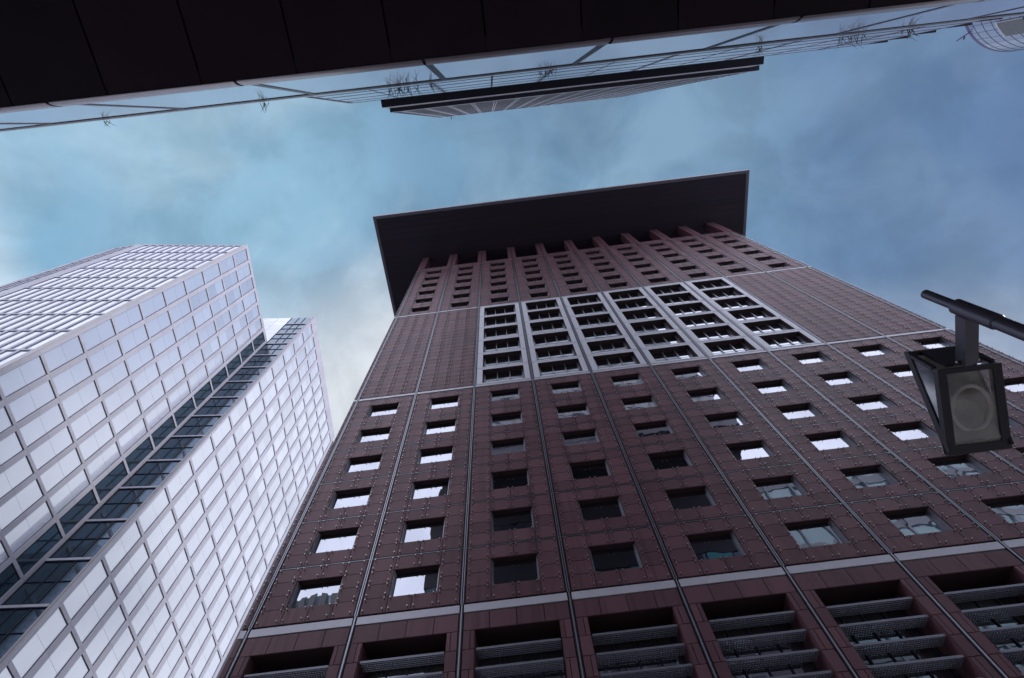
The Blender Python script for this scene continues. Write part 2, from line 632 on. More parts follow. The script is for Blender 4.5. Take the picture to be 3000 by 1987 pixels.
# base storeys below the grey band: piers, spandrel and tall louvred openings
ZS = 18.50
for i in range(10):
    x0 = i * BAY
    js = [x0 + 0.12, x0 + 1.33, x0 + 2.62, x0 + 3.92, x0 + 5.08]
    for k in range(4):
        panel(js[k], js[k + 1], ZS, Z0B - 0.03, False)
    back(x0, x0 + BAY, ZS + 0.02, Z0B)
    z = ZS
    k = 0
    while z > 1.0:
        zn = z - 0.93
        for (pa, pb, cut) in ((x0 + 0.12, x0 + 0.66, x0 + 0.45), (x0 + 4.56, x0 + 5.08, x0 + 4.76)):
            if k % 2 == 0:
                panel(pa, cut, zn, z, False)
                panel(cut, pb, zn, z, False)
            else:
                panel(pa, pb, zn, z, False)
        z = zn
        k += 1
    back(x0, x0 + 0.63, 0.0, ZS + 0.02)
    back(x0 + 4.59, x0 + BAY, 0.0, ZS + 0.02)
    # reveals of the opening
    wall.box(x0 + 0.62, x0 + 0.66, -1.30, -0.062, 0.0, ZS, 'granite')
    wall.box(x0 + 4.56, x0 + 4.60, -1.30, -0.062, 0.0, ZS, 'granite')
    wall.box(x0 + 0.665, x0 + 4.555, -1.30, -0.062, ZS + 0.005, ZS + 0.05, 'dark_stone')
for (a, b) in ((XL, -0.12), (52.12, XR)):
    panel(a, b, ZS, Z0B - 0.03, False)
    z = ZS
    while z > 1.0:
        panel(a, b, z - 0.93, z, False)
        z -= 0.93
    back(a, b, 0, Z0B)
# parapet course over the top storey
for i in range(10):
    x0 = i * BAY
    for k in range(4):
        panel(x0 + 0.05 + k * 1.275, x0 + 0.05 + (k + 1) * 1.275, 85.92, TOPZ, False)
panel(XL, 0.05, 85.92, TOPZ, False)
panel(52.05, XR, 85.92, TOPZ, False)
back(XL, XR, 85.75, TOPZ - 0.02)
# body behind the skin
wall.box(XL, XR, -52.0, -2.6, 0.0, TOPZ - 0.5, 'dark_stone')
wall.box(XL, XL + 0.30, -2.6, -0.41, 0.0, TOPZ - 0.1, 'granite')
wall.box(XR - 0.30, XR, -2.6, -0.41, 0.0, TOPZ - 0.1, 'granite')
wall.build('granite_wall', tower)

# top loggia set back under the roof
g = MB(FR)
g.box(XL + 4.0, XR - 4.0, -48.0, -5.0, TOPZ - 0.4, SOF - 0.02, 'void')
g.build('attic_wall', tower)

# windows of the granite tower
WREF = OPEN[0]
wx0, wx1, wz0, wz1 = WREF[3:]
WW = wx1 - wx0


def win_meshes(h):
    f = MB(FR)
    f.box(0.0, WW, -0.62, -0.065, h + 0.003, h + 0.04, 'dark_stone')          # head
    f.box(0.0, WW, -0.62, -0.065, -0.04, -0.003, 'dark_stone')                # sill
    for s in (0, 1):                                                          # stepped aluminium jambs
        for q, (d0, d1, t) in enumerate(((-0.12, -0.062, 0.030), (-0.19, -0.13, 0.060), (-0.26, -0.20, 0.090), (-0.33, -0.27, 0.115))):
            if s == 0:
                f.box(-0.01, t, d0, d1, 0.0, h, 'alu')
            else:
                f.box(WW - t, WW + 0.01, d0, d1, 0.0, h, 'alu')
        a, b = (-0.01, 0.02) if s == 0 else (WW - 0.02, WW + 0.01)
        f.box(a, b, -0.50, -0.06, 0.0, h, 'gasket')
    f.box(0.0, WW, -0.80, -0.66, -0.02, h + 0.02, 'void')
    p = MB(FR)
    p.box(0.115, WW - 0.115, -0.36, -0.335, 0.012, h - 0.012, 'tower_glass')
    return f.mesh('window_frame'), p.mesh('window_pane')


wm = {}
rest_f, rest = [], []
for (zone, k, i, a, b, lo, hi) in OPEN:
    key = (zone, k)
    if key not in wm:
        wm[key] = win_meshes(hi - lo)
    if zone == 'upp' and k >= 4:
        rest.append((a, lo, hi))
        continue
    w = place(wm[key][0], 'window', tower, (a, 0, lo))
    pn = place(wm[key][1], 'pane', w, (a, 0, lo))
    tinyrot(pn, 0.010)
g = MB(FR)
for (a, lo, hi) in rest:
    h = hi - lo
    for (mesh, mb) in ((wm[('upp', 4)][0], 0), (wm[('upp', 4)][1], 1)):
        k0 = len(g.v)
        zs = h / (OPEN[1][6] - OPEN[1][5])
        g.v += [v.co + Vector((a, 0, lo)) for v in mesh.vertices]
        for p in mesh.polygons:
            g.f.append(tuple(k0 + q for q in p.vertices))
            g.mi.append(g.m({mt.name: n for n, mt in M.items()}[mesh.materials[p.material_index].name]))
o = g.build('window', tower)
o['kind'] = 'stuff'

# pale loggia block
for k in range(6):
    for i in range(2, 8):
        z0, z1 = MID[k], MID[k + 1]
        x0 = i * BAY
        f = MB(FR)
        a, b, lo, hi = x0 + 0.70, x0 + 4.53, z0 + 0.25, z1 - 0.33
        za, zb = z0 + 0.035, z1 - 0.055
        for (p0, p1) in ((x0 + 0.17, a), (b, x0 + BAY - 0.17)):
            f.box(p0, p1, -0.16, 0.015, lo + 0.008, hi - 0.008, 'pale')
            f.box(p0, p1, -0.16, 0.015, za, lo - 0.008, 'pale')
            f.box(p0, p1, -0.16, 0.015, hi + 0.008, zb, 'pale')
        f.box(a + 0.012, b - 0.012, -0.16, 0.015, za, lo, 'pale')
        f.box(a + 0.012, b - 0.012, -0.16, 0.015, hi, zb, 'pale')
        f.box(x0, x0 + BAY, -0.30, -0.165, z0, lo - 0.01, 'joint')
        f.box(x0, x0 + BAY, -0.30, -0.165, hi + 0.01, z1, 'joint')
        f.box(x0, a - 0.01, -0.30, -0.165, lo - 0.01, hi + 0.01, 'joint')
        f.box(b + 0.01, x0 + BAY, -0.30, -0.165, lo - 0.01, hi + 0.01, 'joint')
        f.box(a + 0.013, b - 0.013, -0.305, -0.012, hi - 0.014, hi - 0.002, 'dark_stone')  # dark liners added so the pale frame's underside and sides read shaded
        f.box(a + 0.001, a + 0.012, -0.305, -0.02, lo + 0.01, hi - 0.015, 'dark_stone')
        f.box(b - 0.012, b - 0.001, -0.305, -0.02, lo + 0.01, hi - 0.015, 'dark_stone')
        f.box(a - 0.05, b + 0.05, -1.2, -0.31, hi, hi + 0.05, 'dark_stone')
        f.box(a - 0.05, b + 0.05, -1.2, -0.31, lo - 0.06, lo - 0.01, 'band')
        f.box(a - 0.06, a - 0.005, -1.2, -0.31, lo, hi, 'dark_stone')
        f.box(b + 0.005, b + 0.06, -1.2, -0.31, lo, hi, 'dark_stone')
        lg = f.build('loggia', tower)
        q = MB(FR)
        for s in range(3):
            w3 = (b - a - 0.3) / 3
            q.box(a + 0.15 + s * w3 + 0.03, a + 0.15 + (s + 1) * w3 - 0.03, -0.56, -0.53, lo + 0.01, hi - 0.02, 'loggia_glass')
        pn = q.build('pane', lg, loc=(x0 + 2.6, 0.55, z0 + 1.7))
        tinyrot(pn, 0.006)
        q = MB(FR)
        for x in (a + 0.12, a + 0.15 + w3, a + 0.15 + 2 * w3, b - 0.12):
            t = 0.085 if x in (a + 0.12, b - 0.12) else 0.045
            q.box(x - t, x + t, -0.525, -0.42, lo + 0.004, hi - 0.004, 'alu')
        q.build('mullion', lg)
        q = MB(FR)
        q.box(a + 0.06, b - 0.06, -0.41, -0.37, lo + 0.98, lo + 1.03, 'alu')
        q.build('railing', lg)

# bands, floor rails and vertical rails
for (za, zb, nm) in ((Z0B, Z0T, 0), (42.27, 42.64, 1), (63.61, 63.99, 2)):
    f = MB(FR)
    for i in range(10):
        f.box(i * BAY + 0.11, (i + 1) * BAY - 0.11, -0.09, 0.012, za + 0.035, zb - 0.04, 'band')
    f.box(XL, -0.11, -0.09, 0.012, za + 0.035, zb - 0.04, 'band')
    f.box(52.11, XR, -0.09, 0.012, za + 0.035, zb - 0.04, 'band')
    f.box(XL, XR, -0.28, -0.095, za, zb, 'joint')
    f.build('band', tower)
for z in LOW[1:6] + MID[1:6] + UPP[1:6]:
    spans = [(XL, XR)] if z not in MID else [(XL, 2 * BAY - 0.12), (8 * BAY + 0.12, XR)]
    f = MB(FR)
    for (a, b) in spans:
        f.box(a, b, -0.07, -0.004, z - 0.095, z + 0.045, 'gasket')
        f.box(a, b, -0.003, 0.006, z - 0.045, z - 0.028, 'alu')
    f.build('rail', tower)
f = MB(FR)
f.box(XL, XR, -0.07, 0.02, 85.74, 85.89, 'alu')
f.build('rail', tower)
for i in range(11):
    f = MB(FR)
    x = i * BAY
    f.box(x - 0.12, x + 0.12, -0.06, -0.012, Z0T + 0.004, 85.73, 'gasket')
    for s in (-0.052, 0.052):
        f.box(x + s - 0.019, x + s + 0.019, -0.011, 0.035, Z0T + 0.004, 85.73, 'alu')
    for s in (-0.108, 0.108):
        f.box(x + s - 0.010, x + s + 0.010, -0.011, 0.012, Z0T + 0.004, 85.73, 'dark_alu')
    f.box(x - 0.085, x - 0.045, -0.06, 0.02, 0.0, Z0B + 0.03, 'gasket')
    f.box(x - 0.03, x + 0.03, -0.06, 0.03, 0.0, Z0T - 0.005, 'alu')
    f.box(x + 0.045, x + 0.085, -0.06, 0.02, 0.0, Z0B + 0.03, 'gasket')
    f.build('rail', tower)

# columns under the roof
for i in range(11):
    f = MB(FR)
    x = i * BAY
    for (a, b) in ((x - 0.68, x - 0.05), (x + 0.05, x + 0.68)):
        if i == 0:
            a = max(a, XL)
        f.box(a, b, -1.3, 0.0, TOPZ + 0.002, SOF, 'granite')
    f.box(x - 0.05, x + 0.05, -1.25, -0.05, TOPZ + 0.002, SOF, 'joint')
    f.build('column', tower)

# roof
RX0, RX1, RY0, RY1 = -7.85, 58.7, -8.40, 60.0
f = MB()
f.box(RX0, RX1, RY0, RY1, SOF + 0.25, SOF + 0.9, 'soffit_edge')
rf = f.build('roof', tower)
f = MB()
nb = 60
for k in range(12):                                   # boards parallel to the eaves, with fine gaps
    a, b = RY0 + 0.55 + k * 1.0, RY0 + 0.55 + (k + 1) * 1.0 - 0.014
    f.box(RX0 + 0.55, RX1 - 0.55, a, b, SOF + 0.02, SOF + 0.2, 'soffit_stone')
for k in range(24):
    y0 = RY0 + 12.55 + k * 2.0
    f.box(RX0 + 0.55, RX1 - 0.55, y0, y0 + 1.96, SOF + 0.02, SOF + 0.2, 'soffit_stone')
f.build('soffit', rf)
f = MB()
f.box(RX0, RX1, RY0, RY0 + 0.5, SOF - 0.02, SOF + 0.249, 'soffit_edge')
f.box(RX0, RX0 + 0.5, RY0 + 0.503, RY1, SOF - 0.02, SOF + 0.249, 'soffit_edge')
f.box(RX1 - 0.5, RX1, RY0 + 0.503, RY1, SOF - 0.02, SOF + 0.249, 'soffit_edge')
f.build('eaves', rf)

# steel studs
STUDS = [(x, z) for (x, z) in STUDS if abs(z - 42.4) > 0.1]
near = sorted(STUDS, key=lambda s: (Vector((s[0], 0, s[1])) - CAMP).length)
near = [s for s in near if s[0] < 46][:100]
nset = set(near)
sm = MB()
sm.tube((0, 0, 0), (0, -0.135, 0), 0.017, 0.017, 'gasket', 5, False)
sm.tube((0, -0.13, 0), (0, -0.165, 0), 0.036, 0.030, 'steel', 6)
sm.tube((0, 0.0, 0), (0, -0.012, 0), 0.034, 0.034, 'gasket', 6)
smesh = sm.mesh('stud')
for (x, z) in near:
    place(smesh, 'stud', tower, (x, 0, z))
f = MB()
base_v = [v.co.copy() for v in smesh.vertices]
base_f = [(tuple(p.vertices), smesh.materials[p.material_index].name) for p in smesh.polygons]
nm = {'dark_gasket': 'gasket', 'stud_steel': 'steel'}
for (x, z) in STUDS:
    if (x, z) in nset:
        continue
    k0 = len(f.v)
    d = Vector((x, 0, z))
    f.v += [v + d for v in base_v]
    for (q, mn) in base_f:
        f.f.append(tuple(k0 + t for t in q))
        f.mi.append(f.m(nm[mn]))
o = f.build('stud', tower)
o['kind'] = 'stuff'

# louvred openings in the base: gratings in front of glass
for i in range(9):
    x0 = i * BAY
    f = MB(FR)
    f.box(x0 + 0.66, x0 + 4.56, -1.50, -1.32, 4.0, ZS, 'void')
    for s in range(5):
        xm = x0 + 0.70 + s * 0.955
        f.box(xm - 0.03, xm + 0.03, -1.315, -1.20, 4.0, ZS - 0.01, 'gasket')
    lv = f.build('louvre_opening', tower)
    q = MB(FR)
    for s in range(4):
        xm = x0 + 0.70 + s * 0.955
        for r in range(5):
            q.box(xm + 0.04, xm + 0.915, -1.314, -1.29, 4.1 + r * 2.88, 4.1 + r * 2.88 + 2.82, 'base_glass')
    pn = q.build('pane', lv, loc=(x0 + 2.6, 1.3, 11))
    tinyrot(pn, 0.004)
    q = MB(FR)
    a, b = x0 + 0.72, x0 + 4.50
    q.box(a, b, -0.145, -0.10, -0.055, 0.05, 'grate')                # front flange
    nbar = 32
    for s in range(nbar + 1):
        xx = a + (b - a) * s / nbar
        q.box(xx - 0.013, xx + 0.013, -0.74, -0.146, -0.03, 0.015, 'grate')
    for r in range(1, 6):
        w = -0.146 - 0.6 * r / 5
        q.box(a + 0.02, b - 0.02, w - 0.016, w + 0.016, -0.026, 0.011, 'grate')
    gm = q.mesh('grille')
    for r in range(8):
        place(gm, 'grille', lv, (0, 0, 17.62 - 0.905 * r))

# ------------------------------------------------------------------ white tower on the left
KS = 0.881


def sc(x, y, z):
    return CAMP + (Vector((x, y, z)) - CAMP) * KS


DB = Vector((math.cos(R(96.2)), math.sin(R(96.2)), 0))
NB = Vector((DB.y, -DB.x, 0))
PB = sc(-67.12, 5.83, 170)
PB.z = 0
HB = sc(0, 0, 170).z
IC = sc(-70.79, 39.35, 170)
IC.z = 0
PC = sc(-61.9, 40.25, 194)
PC = IC + NB * ((PC - IC).dot(NB))
PC.z = 0
HC = sc(0, 0, 194.3).z
FB = Frame(PB, DB, NB)
FC = Frame(PC, DB, NB)
A1 = sc(-101.0, 1.45, 170)
A1.z = 0
A2 = sc(-109.3, 1.70, 170)
A2.z = 0
FA = Frame(PB, (A1 - PB), Vector(((A1 - PB).y, -(A1 - PB).x, 0)) * 1.0)
if FA.n.y > 0:
    FA.n = -FA.n
FA2 = Frame(A1, (A2 - A1), (0, 0, 0) if False else Vector(((A2 - A1).y, -(A2 - A1).x, 0)))
if FA2.n.y > 0:
    FA2.n = -FA2.n
white = thing('white_tower', 'pale stone grid office tower with bright glass and a dark glazed notch', 'tower', (-75, 40, 0))
WIN = []          # (frame, u0, u1, z0, z1, rotz, split)


def grid(fr, length, top, u_first, pitch, pier, z_first, zp, span, head, name, u_end=None, fine=0):
    """stone grid of continuous piers and thin spandrels; returns with the windows noted"""
    c = MB(fr)
    n = int((length - u_first) / pitch + 0.15)
    rows = []
    z = z_first
    while z + zp - span <= top - 0.2:
        rows.append(z)
        z += zp
    zz = z_first - zp
    while zz > 0.5:
        rows.append(zz)
        zz -= zp
    rows.sort()
    zbase, ztop = rows[0], rows[-1] + zp - span
    us = [u_first + pitch * k for k in range(n)]
    edges = [(0.0, us[0])] + [(u + pitch - pier, u + pitch) for u in us]
    edges[-1] = (edges[-1][0], max(edges[-1][1], u_end if u_end else edges[-1][1]))
    for (a, b) in edges:
        if b - a < 0.02:
            continue
        z = 0.0
        marks = [0.0] + [r - span / 2 for r in rows] + [ztop]
        for q in range(len(marks) - 1):                      # stone courses with real joints
            h = marks[q + 1] - marks[q]
            cc = max(1, round(h / 4.0))
            for s in range(cc):
                c.box(a, b, -0.34, 0.0, marks[q] + h * s / cc + 0.012, marks[q] + h * (s + 1) / cc - 0.012, 'clad')
    for u in us:
        for r in rows:
            hw = pitch - pier
            c.box(u + 0.012, u + hw / 2 - 0.008, -0.34, -0.004, r - span, r, 'clad')
            c.box(u + hw / 2 + 0.008, u + hw - 0.012, -0.34, -0.004, r - span, r, 'clad')
            WIN.append((fr, u, u + hw, r, r + zp - span, name, 3 if fine and r > rows[-1] - fine * zp else 1))
    L_ = us[-1] + pitch if not u_end else u_end
    k = 0
    u = 0.0
    while u < L_ - 0.3:
        c.box(u + 0.012, min(u + 2.08, L_) - 0.012, -0.34, 0.0, ztop + 0.01, top, 'clad')
        u += 2.08
    c.box(0.0, L_, -0.75, -0.62, 0.0, top - 0.05, 'gasket')
    return c


ZP, PB_ = 9.125 * KS, 4.72 * KS
zf = sc(0, 0, 159.97).z
cb = grid(FB, (IC - PB).length, HB, 0.80 * KS, PB_, 1.05 * KS, zf, ZP, 0.62 * KS, 0, 'b', u_end=(IC - PB).length - 0.02)
cb.build('stone_grid', white)
zc = sc(0, 0, 189.9).z
cc_ = grid(FC, 57.0 * KS, HC, 0.58 * KS, 5.42 * KS, 1.38 * KS, sc(0, 0, 64.45).z, 9.63 * KS, 0.68 * KS, 0, 'c', fine=2)
cc_.build('stone_grid', white)
PA = PB_ * 0.5
ca = grid(FA, (A1 - PB).length, HB, 1.5 * KS, PA, 0.56 * KS, zf + 0.3, ZP, 0.55 * KS, 0, 'a', u_end=(A1 - PB).length)
ca.build('stone_grid', white)
ca2 = grid(FA2, (A2 - A1).length, HB, 0.25 * KS, PA * 0.98, 0.56 * KS, zf + 0.3, ZP, 0.55 * KS, 0, 'a', u_end=(A2 - A1).length)
ca2.build('stone_grid', white)
# corner strip between the two faces
c = MB(FA)
z = 0.0
while z < HB - 1:
    c.box(0.06, 1.05 * KS, 0.002, 0.16, z + 0.012, min(z + 3.9, HB) - 0.012, 'clad_edge')
    z += 3.9
c.build('corner_strip', white)
# bodies
c = MB(FB)
Lb = (IC - PB).length
c.box(0.9, Lb + 26, -34.5, -0.80, 0.0, HB - 0.4, 'gasket')
c.box(0.9, Lb - 0.1, -34.0, -0.9, HB - 0.39, HB - 0.1, 'clad')
c.build('core', white)
Wc = (PC - IC).dot(NB)
c = MB(FC)
c.box(0.8, 58 * KS, -30.0, -0.80, 0.0, HC - 0.1, 'gasket')
c.build('core', white)
# C face corner: narrow stone return and the glazed notch wall facing the street
FN = Frame(IC, NB, -DB)      # u from the inner corner out to the projecting corner
c = MB(FN)
z = 0.0
while z < HC:
    c.box(Wc - 1.25 * KS, Wc - 0.345, -0.5, 0.0, z + 0.012, min(z + 4.24, HC) - 0.012, 'clad_edge')
    z += 4.24
c.build('corner_strip', white)
NZ = [sc(0, 0, q).z for q in (158.75, 149.6, 140.05, 130.5, 120.8, 111.3, 101.6, 92.2, 82.6, 73.0, 63.5, 54.0, 44.5, 35, 25.5, 16)]
for z in [sc(0, 0, 168.3).z, sc(0, 0, 177.6).z, sc(0, 0, 187).z] + NZ:
    c = MB(FN)
    c.box(0.02, Wc - 1.25 * KS - 0.01, -0.10, 0.12, z - 0.22, z + 0.22, 'clad')
    c.box(0.02, Wc - 1.25 * KS - 0.01, -0.10, 0.05, z - 0.34, z - 0.22, 'gasket')
    c.build('floor_edge', white)
c = MB(FN)
for u in (0.07, Wc * 0.33, Wc * 0.60):
    c.box(u - 0.05, u + 0.05, -0.12, 0.03, 0.0, HC - 0.2, 'gasket')
for z in [sc(0, 0, 163.5).z, sc(0, 0, 173).z, sc(0, 0, 182.3).z] + [q - 4.7 * KS for q in NZ]:
    c.box(0.14, Wc - 1.26 * KS, -0.12, 0.02, z - 0.04, z + 0.04, 'gasket')
c.build('mullion', white)
c = MB(FN)
zs = sorted(NZ + [sc(0, 0, 168.3).z, sc(0, 0, 177.6).z, sc(0, 0, 187).z, 2.0, HC - 0.3])
for q in range(len(zs) - 1):
    c.box(0.02, Wc - 1.26 * KS, -0.20, -0.13, zs[q] + 0.02, zs[q + 1] - 0.02, 'notch_glass')
for q in range(12):                                             # the same wall above the lower roof, paler glass standing for its sky reflection
    za = HB + 0.5 + q * (HC - HB - 0.6) / 6
    if q < 6:
        for k in range(5):
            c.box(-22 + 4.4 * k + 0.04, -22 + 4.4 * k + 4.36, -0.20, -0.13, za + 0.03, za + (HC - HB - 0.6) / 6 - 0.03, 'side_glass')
            c.box(-22 + 4.4 * k - 0.05, -22 + 4.4 * k + 0.05, -0.25, -0.11, za, za + (HC - HB - 0.6) / 6 - 0.002, 'clad')
c.build('notch_glazing', white)
c = MB(FN)
c.box(0.0, Wc - 0.9, -3.0, -0.22, 0.0, HC - 0.3, 'void')
c.box(-24.0, -0.01, -3.0, -0.26, HB + 0.1, HC - 0.3, 'void')
c.build('core', white)

# the windows: the largest hundred in the picture are parts of their own
scored = []
for w in WIN:
    fr, u0, u1, z0, z1, nmw, sp = w
    ar = seen_area([fr(u0, 0, z0), fr(u1, 0, z0), fr(u1, 0, z1), fr(u0, 0, z1)])
    scored.append((ar, w))
scored.sort(key=lambda t: -t[0])


def win_geo(f, p, w, lo=(0, 0)):
    fr, u0, u1, z0, z1, nmw, sp = w
    e = 0.05 if nmw == 'a' else 0.085
    f.box(u0 + 0.01, u1 - 0.01, -0.19, -0.12, z0 + 0.005, z0 + e, 'gasket')
    f.box(u0 + 0.01, u1 - 0.01, -0.19, -0.12, z1 - e, z1 - 0.005, 'gasket')
    f.box(u0 + 0.005, u0 + e, -0.188, -0.122, z0 + e + 0.002, z1 - e - 0.002, 'gasket')
    f.box(u1 - e, u1 - 0.005, -0.188, -0.122, z0 + e + 0.002, z1 - e - 0.002, 'gasket')
    n = 2 * sp
    for k in range(n):
        a = z0 + e + (z1 - z0 - 2 * e) * k / n
        b = z0 + e + (z1 - z0 - 2 * e) * (k + 1) / n
        p.box(u0 + e, u1 - e, -0.20, -0.16, a + 0.015, b - 0.015, 'notch_glass' if nmw == 'b' and u0 > 6 * PB_ else ('side_glass' if nmw == 'a' else 'white_glass'))  # last column on B gets dark glass standing for the notch wall's reflection


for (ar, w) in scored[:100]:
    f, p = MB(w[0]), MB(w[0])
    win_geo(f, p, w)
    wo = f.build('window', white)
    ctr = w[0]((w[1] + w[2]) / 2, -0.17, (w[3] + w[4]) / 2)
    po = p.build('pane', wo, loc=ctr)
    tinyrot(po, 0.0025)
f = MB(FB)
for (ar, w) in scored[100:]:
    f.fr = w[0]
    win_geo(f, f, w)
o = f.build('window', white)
o['kind'] = 'stuff'

# ------------------------------------------------------------------ glass high-rise overhead, behind the camera
TH = R(0.60)
FH = Frame((17.0, -23.15, 0), (math.cos(TH), math.sin(TH), 0), (-math.sin(TH), math.cos(TH), 0))
high = thing('glass_highrise', 'glass high-rise directly overhead with black entrance canopy and dark roof slabs', 'tower', (17, -45, 0))
U0, U1, UT = -70.0, 60.0, 23.6
SZ = 20.4
c = MB(FH)
us = [-70 + 0.0]
u = U0
seam = [-14.45 + 3.05 * k for k in range(-18, 26)]
edges = [U0] + [s for s in seam if U0 < s < U1] + [U1]
for k in range(len(edges) - 1):
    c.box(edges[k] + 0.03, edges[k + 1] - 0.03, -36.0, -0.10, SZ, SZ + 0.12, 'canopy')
c.box(U0, U1, -36.0, -0.12, SZ + 0.10, SZ + 0.4, 'void')
c.build('canopy_soffit', high)
JU = [-16.4 + 6.05 * k for k in range(-9, 13)]
JU = [j for j in JU if U0 < j < U1 - 0.5]
ed = [U0] + JU + [U1]
c = MB(FH)
for k in range(len(ed) - 1):
    a, b = ed[k] + 0.05, ed[k + 1] - 0.05
    n = 8
    kk = len(c.v)
    for s in range(n + 1):                                       # bull-nosed metal beam
        t = math.pi * s / n - math.pi / 2
        c.v += [FH(a, -0.08 + 0.11 * math.cos(t), SZ + 0.45 + 0.48 * math.sin(t)), FH(b, -0.08 + 0.11 * math.cos(t), SZ + 0.45 + 0.48 * math.sin(t))]
    for s in range(n):
        c.f.append((kk + 2 * s, kk + 2 * s + 1, kk + 2 * s + 3, kk + 2 * s + 2))
        c.mi.append(c.m('fascia'))
c.box(U0, U1, -0.5, -0.13, SZ + 0.05, SZ + 1.1, 'gasket')
c.build('fascia', high, smooth=True)
# storey of large glass panes
GZ0, GZ1 = 21.62, 28.2
for k in range(len(ed) - 1):
    c = MB(FH)
    c.box(ed[k] + 0.14, ed[k + 1] - 0.14, -0.16, -0.08, GZ0, GZ1, 'podium_glass')
    p = c.build('glass_pane', high, loc=FH((ed[k] + ed[k + 1]) / 2, -0.1, 24.5))
    tinyrot(p, 0.0012)
for j in JU:
    c = MB(FH)
    c.box(j - 0.12, j + 0.12, -0.20, -0.058, GZ0 - 0.2, GZ1 + 0.05, 'dark_alu')
    c.build('mullion', high)
c = MB(FH)
c.box(U0, U1, -0.6, -0.05, SZ + 1.12, GZ0 - 0.03, 'gasket')
c.box(U0, U1, -0.6, -0.055, GZ1 + 0.06, GZ1 + 0.55, 'dark_alu')
c.box(U0, U1, -0.6, -0.045, GZ1 + 0.56, GZ1 + 1.05, 'fascia')
c.build('floor_edge', high)
# storeys above the terrace
UV0 = -11.2
PT = 38.8
rows = [29.35, 30.7, 32.5, 34.9, 37.0, PT]
JV = [-11.1 + 3.02 * k for k in range(14)]
c = MB(FH)
for k in range(len(rows) - 1):
    for q in range(len(JV) - 1):
        if JV[q + 1] > UT + 1.2:
            break
        c.box(JV[q] + 0.05, JV[q + 1] - 0.05, -0.20, -0.10, rows[k] + 0.06, rows[k + 1] - 0.06, 'podium_glass')
c.build('terrace_glazing', high)
c = MB(FH)
for z in rows[1:]:
    c.box(UV0, UT, -0.40, -0.088, z - 0.05, z + 0.05, 'mid_alu')
for q, j in enumerate(JV):
    if j < UT:
        for s in ((-0.13, 0.13) if q % 2 == 0 else (0.0,)):
            c.box(j + s - 0.022, j + s + 0.022, -0.39, -0.09, rows[0], PT - 0.1, 'mid_alu')
c.box(UV0, UT, -30, -0.42, GZ1 + 1.2, PT - 0.05, 'void')
c.build('mullion', high)
c = MB(FH)
for z in (29.75, 30.1):
    c.box(U0, UV0 - 0.1, -0.25, -0.19, z, z + 0.05, 'mid_alu')
u = U0
while u < UV0:
    c.box(u - 0.025, u + 0.025, -0.26, -0.18, GZ1 + 1.36, 30.12, 'dark_alu')
    u += 3.02
c.build('railing', high)
# lower body
c = MB(FH)
c.box(U0, U1, -36.0, -0.62, SZ + 0.4, GZ1 + 1.3, 'void')
c.box(U0, U1, -36.2, -14.0, 0.0, SZ - 0.01, 'dark_stone')
c.build('core', high)
# recessed storeys
c = MB(FH)
c.box(-16.5, 23.0, -30.0, -3.2, PT - 0.04, 62.4, 'slab')
for k in range(6):
    c.box(-16.6, 23.1, -30.1, -3.0, 41.9 + 4.0 * k, 45.0 + 4.0 * k, 'dark_alu')
c.build('recessed_wall', high)
c = MB(FH)
for k in range(6):
    for q in range(13):
        nmg = 'teal_pane' if (k, q) in ((0, 4), (0, 5), (0, 8), (1, 1), (0, 11), (2, 9)) else 'notch_glass'
        c.box(-16.4 + 3.0 * q + 0.1, -16.4 + 3.0 * q + 2.9, -3.12, -3.04, 42.6 + 4.0 * k, 45.8 + 4.0 * k, nmg)
c.build('recessed_glazing', high)
c = MB(FH)  # unseen neighbouring block, shows only in the granite tower's window reflections
c.box(26.5, 110.0, -30.0, -9.2, SZ + 0.5, 63.0, 'blue_block')
for k in range(11):
    c.box(26.5, 110.0, -9.19, -9.02, SZ + 0.7 + 3.9 * k, SZ + 1.9 + 3.9 * k, 'rib')
for q in range(23):
    c.box(26.5 + 3.5 * q, 26.85 + 3.5 * q, -9.01, -8.9, SZ + 0.5, 63.0, 'rib')
c.build('neighbour_block', high)
c = MB(FH)  # second unseen neighbour, with cream fins, put in for the window reflections
c.box(-90.0, -28.5, -30.0, -9.2, SZ + 0.5, 53.0, 'blue_block')
for q in range(44):
    c.box(-90.0 + 1.4 * q, -89.2 + 1.4 * q, -9.19, -8.8, SZ + 0.5, 53.2, 'neighbour_fin')
for k in range(8):
    c.box(-90.0, -28.5, -9.19, -8.95, SZ + 0.7 + 3.9 * k, SZ + 1.5 + 3.9 * k, 'rib')
c.build('neighbour_block', high)
# two thin roof slabs
OFF = -0.27
S1, S2, TT = 62.5, 66.0, 135.0
c = MB(FH)
c.box(-13.6, 27.15, -30.0, -0.67, S1, S1 + 0.25, 'slab')
c.box(-13.6, 27.15, -30.0, -0.655, S1 + 0.25, S2 - 0.02, 'slab_edge')
c.build('roof_slab', high)
c = MB(FH)
c.box(-13.42, 28.4, -30.0, OFF + 0.02, S2, S2 + 0.25, 'slab')
c.box(-13.42, 28.4, -30.0, OFF + 0.04, S2 + 0.25, S2 + 1.5, 'slab_edge')
u = -8.2
for k in range(7):
    if k == 4:
        continue
    c.box(u + k * 0.95, u + k * 0.95 + 0.7, OFF - 0.52, OFF - 0.34, S2 - 0.02, S2 - 0.004, 'grey_screen')
c.build('roof_slab', high)
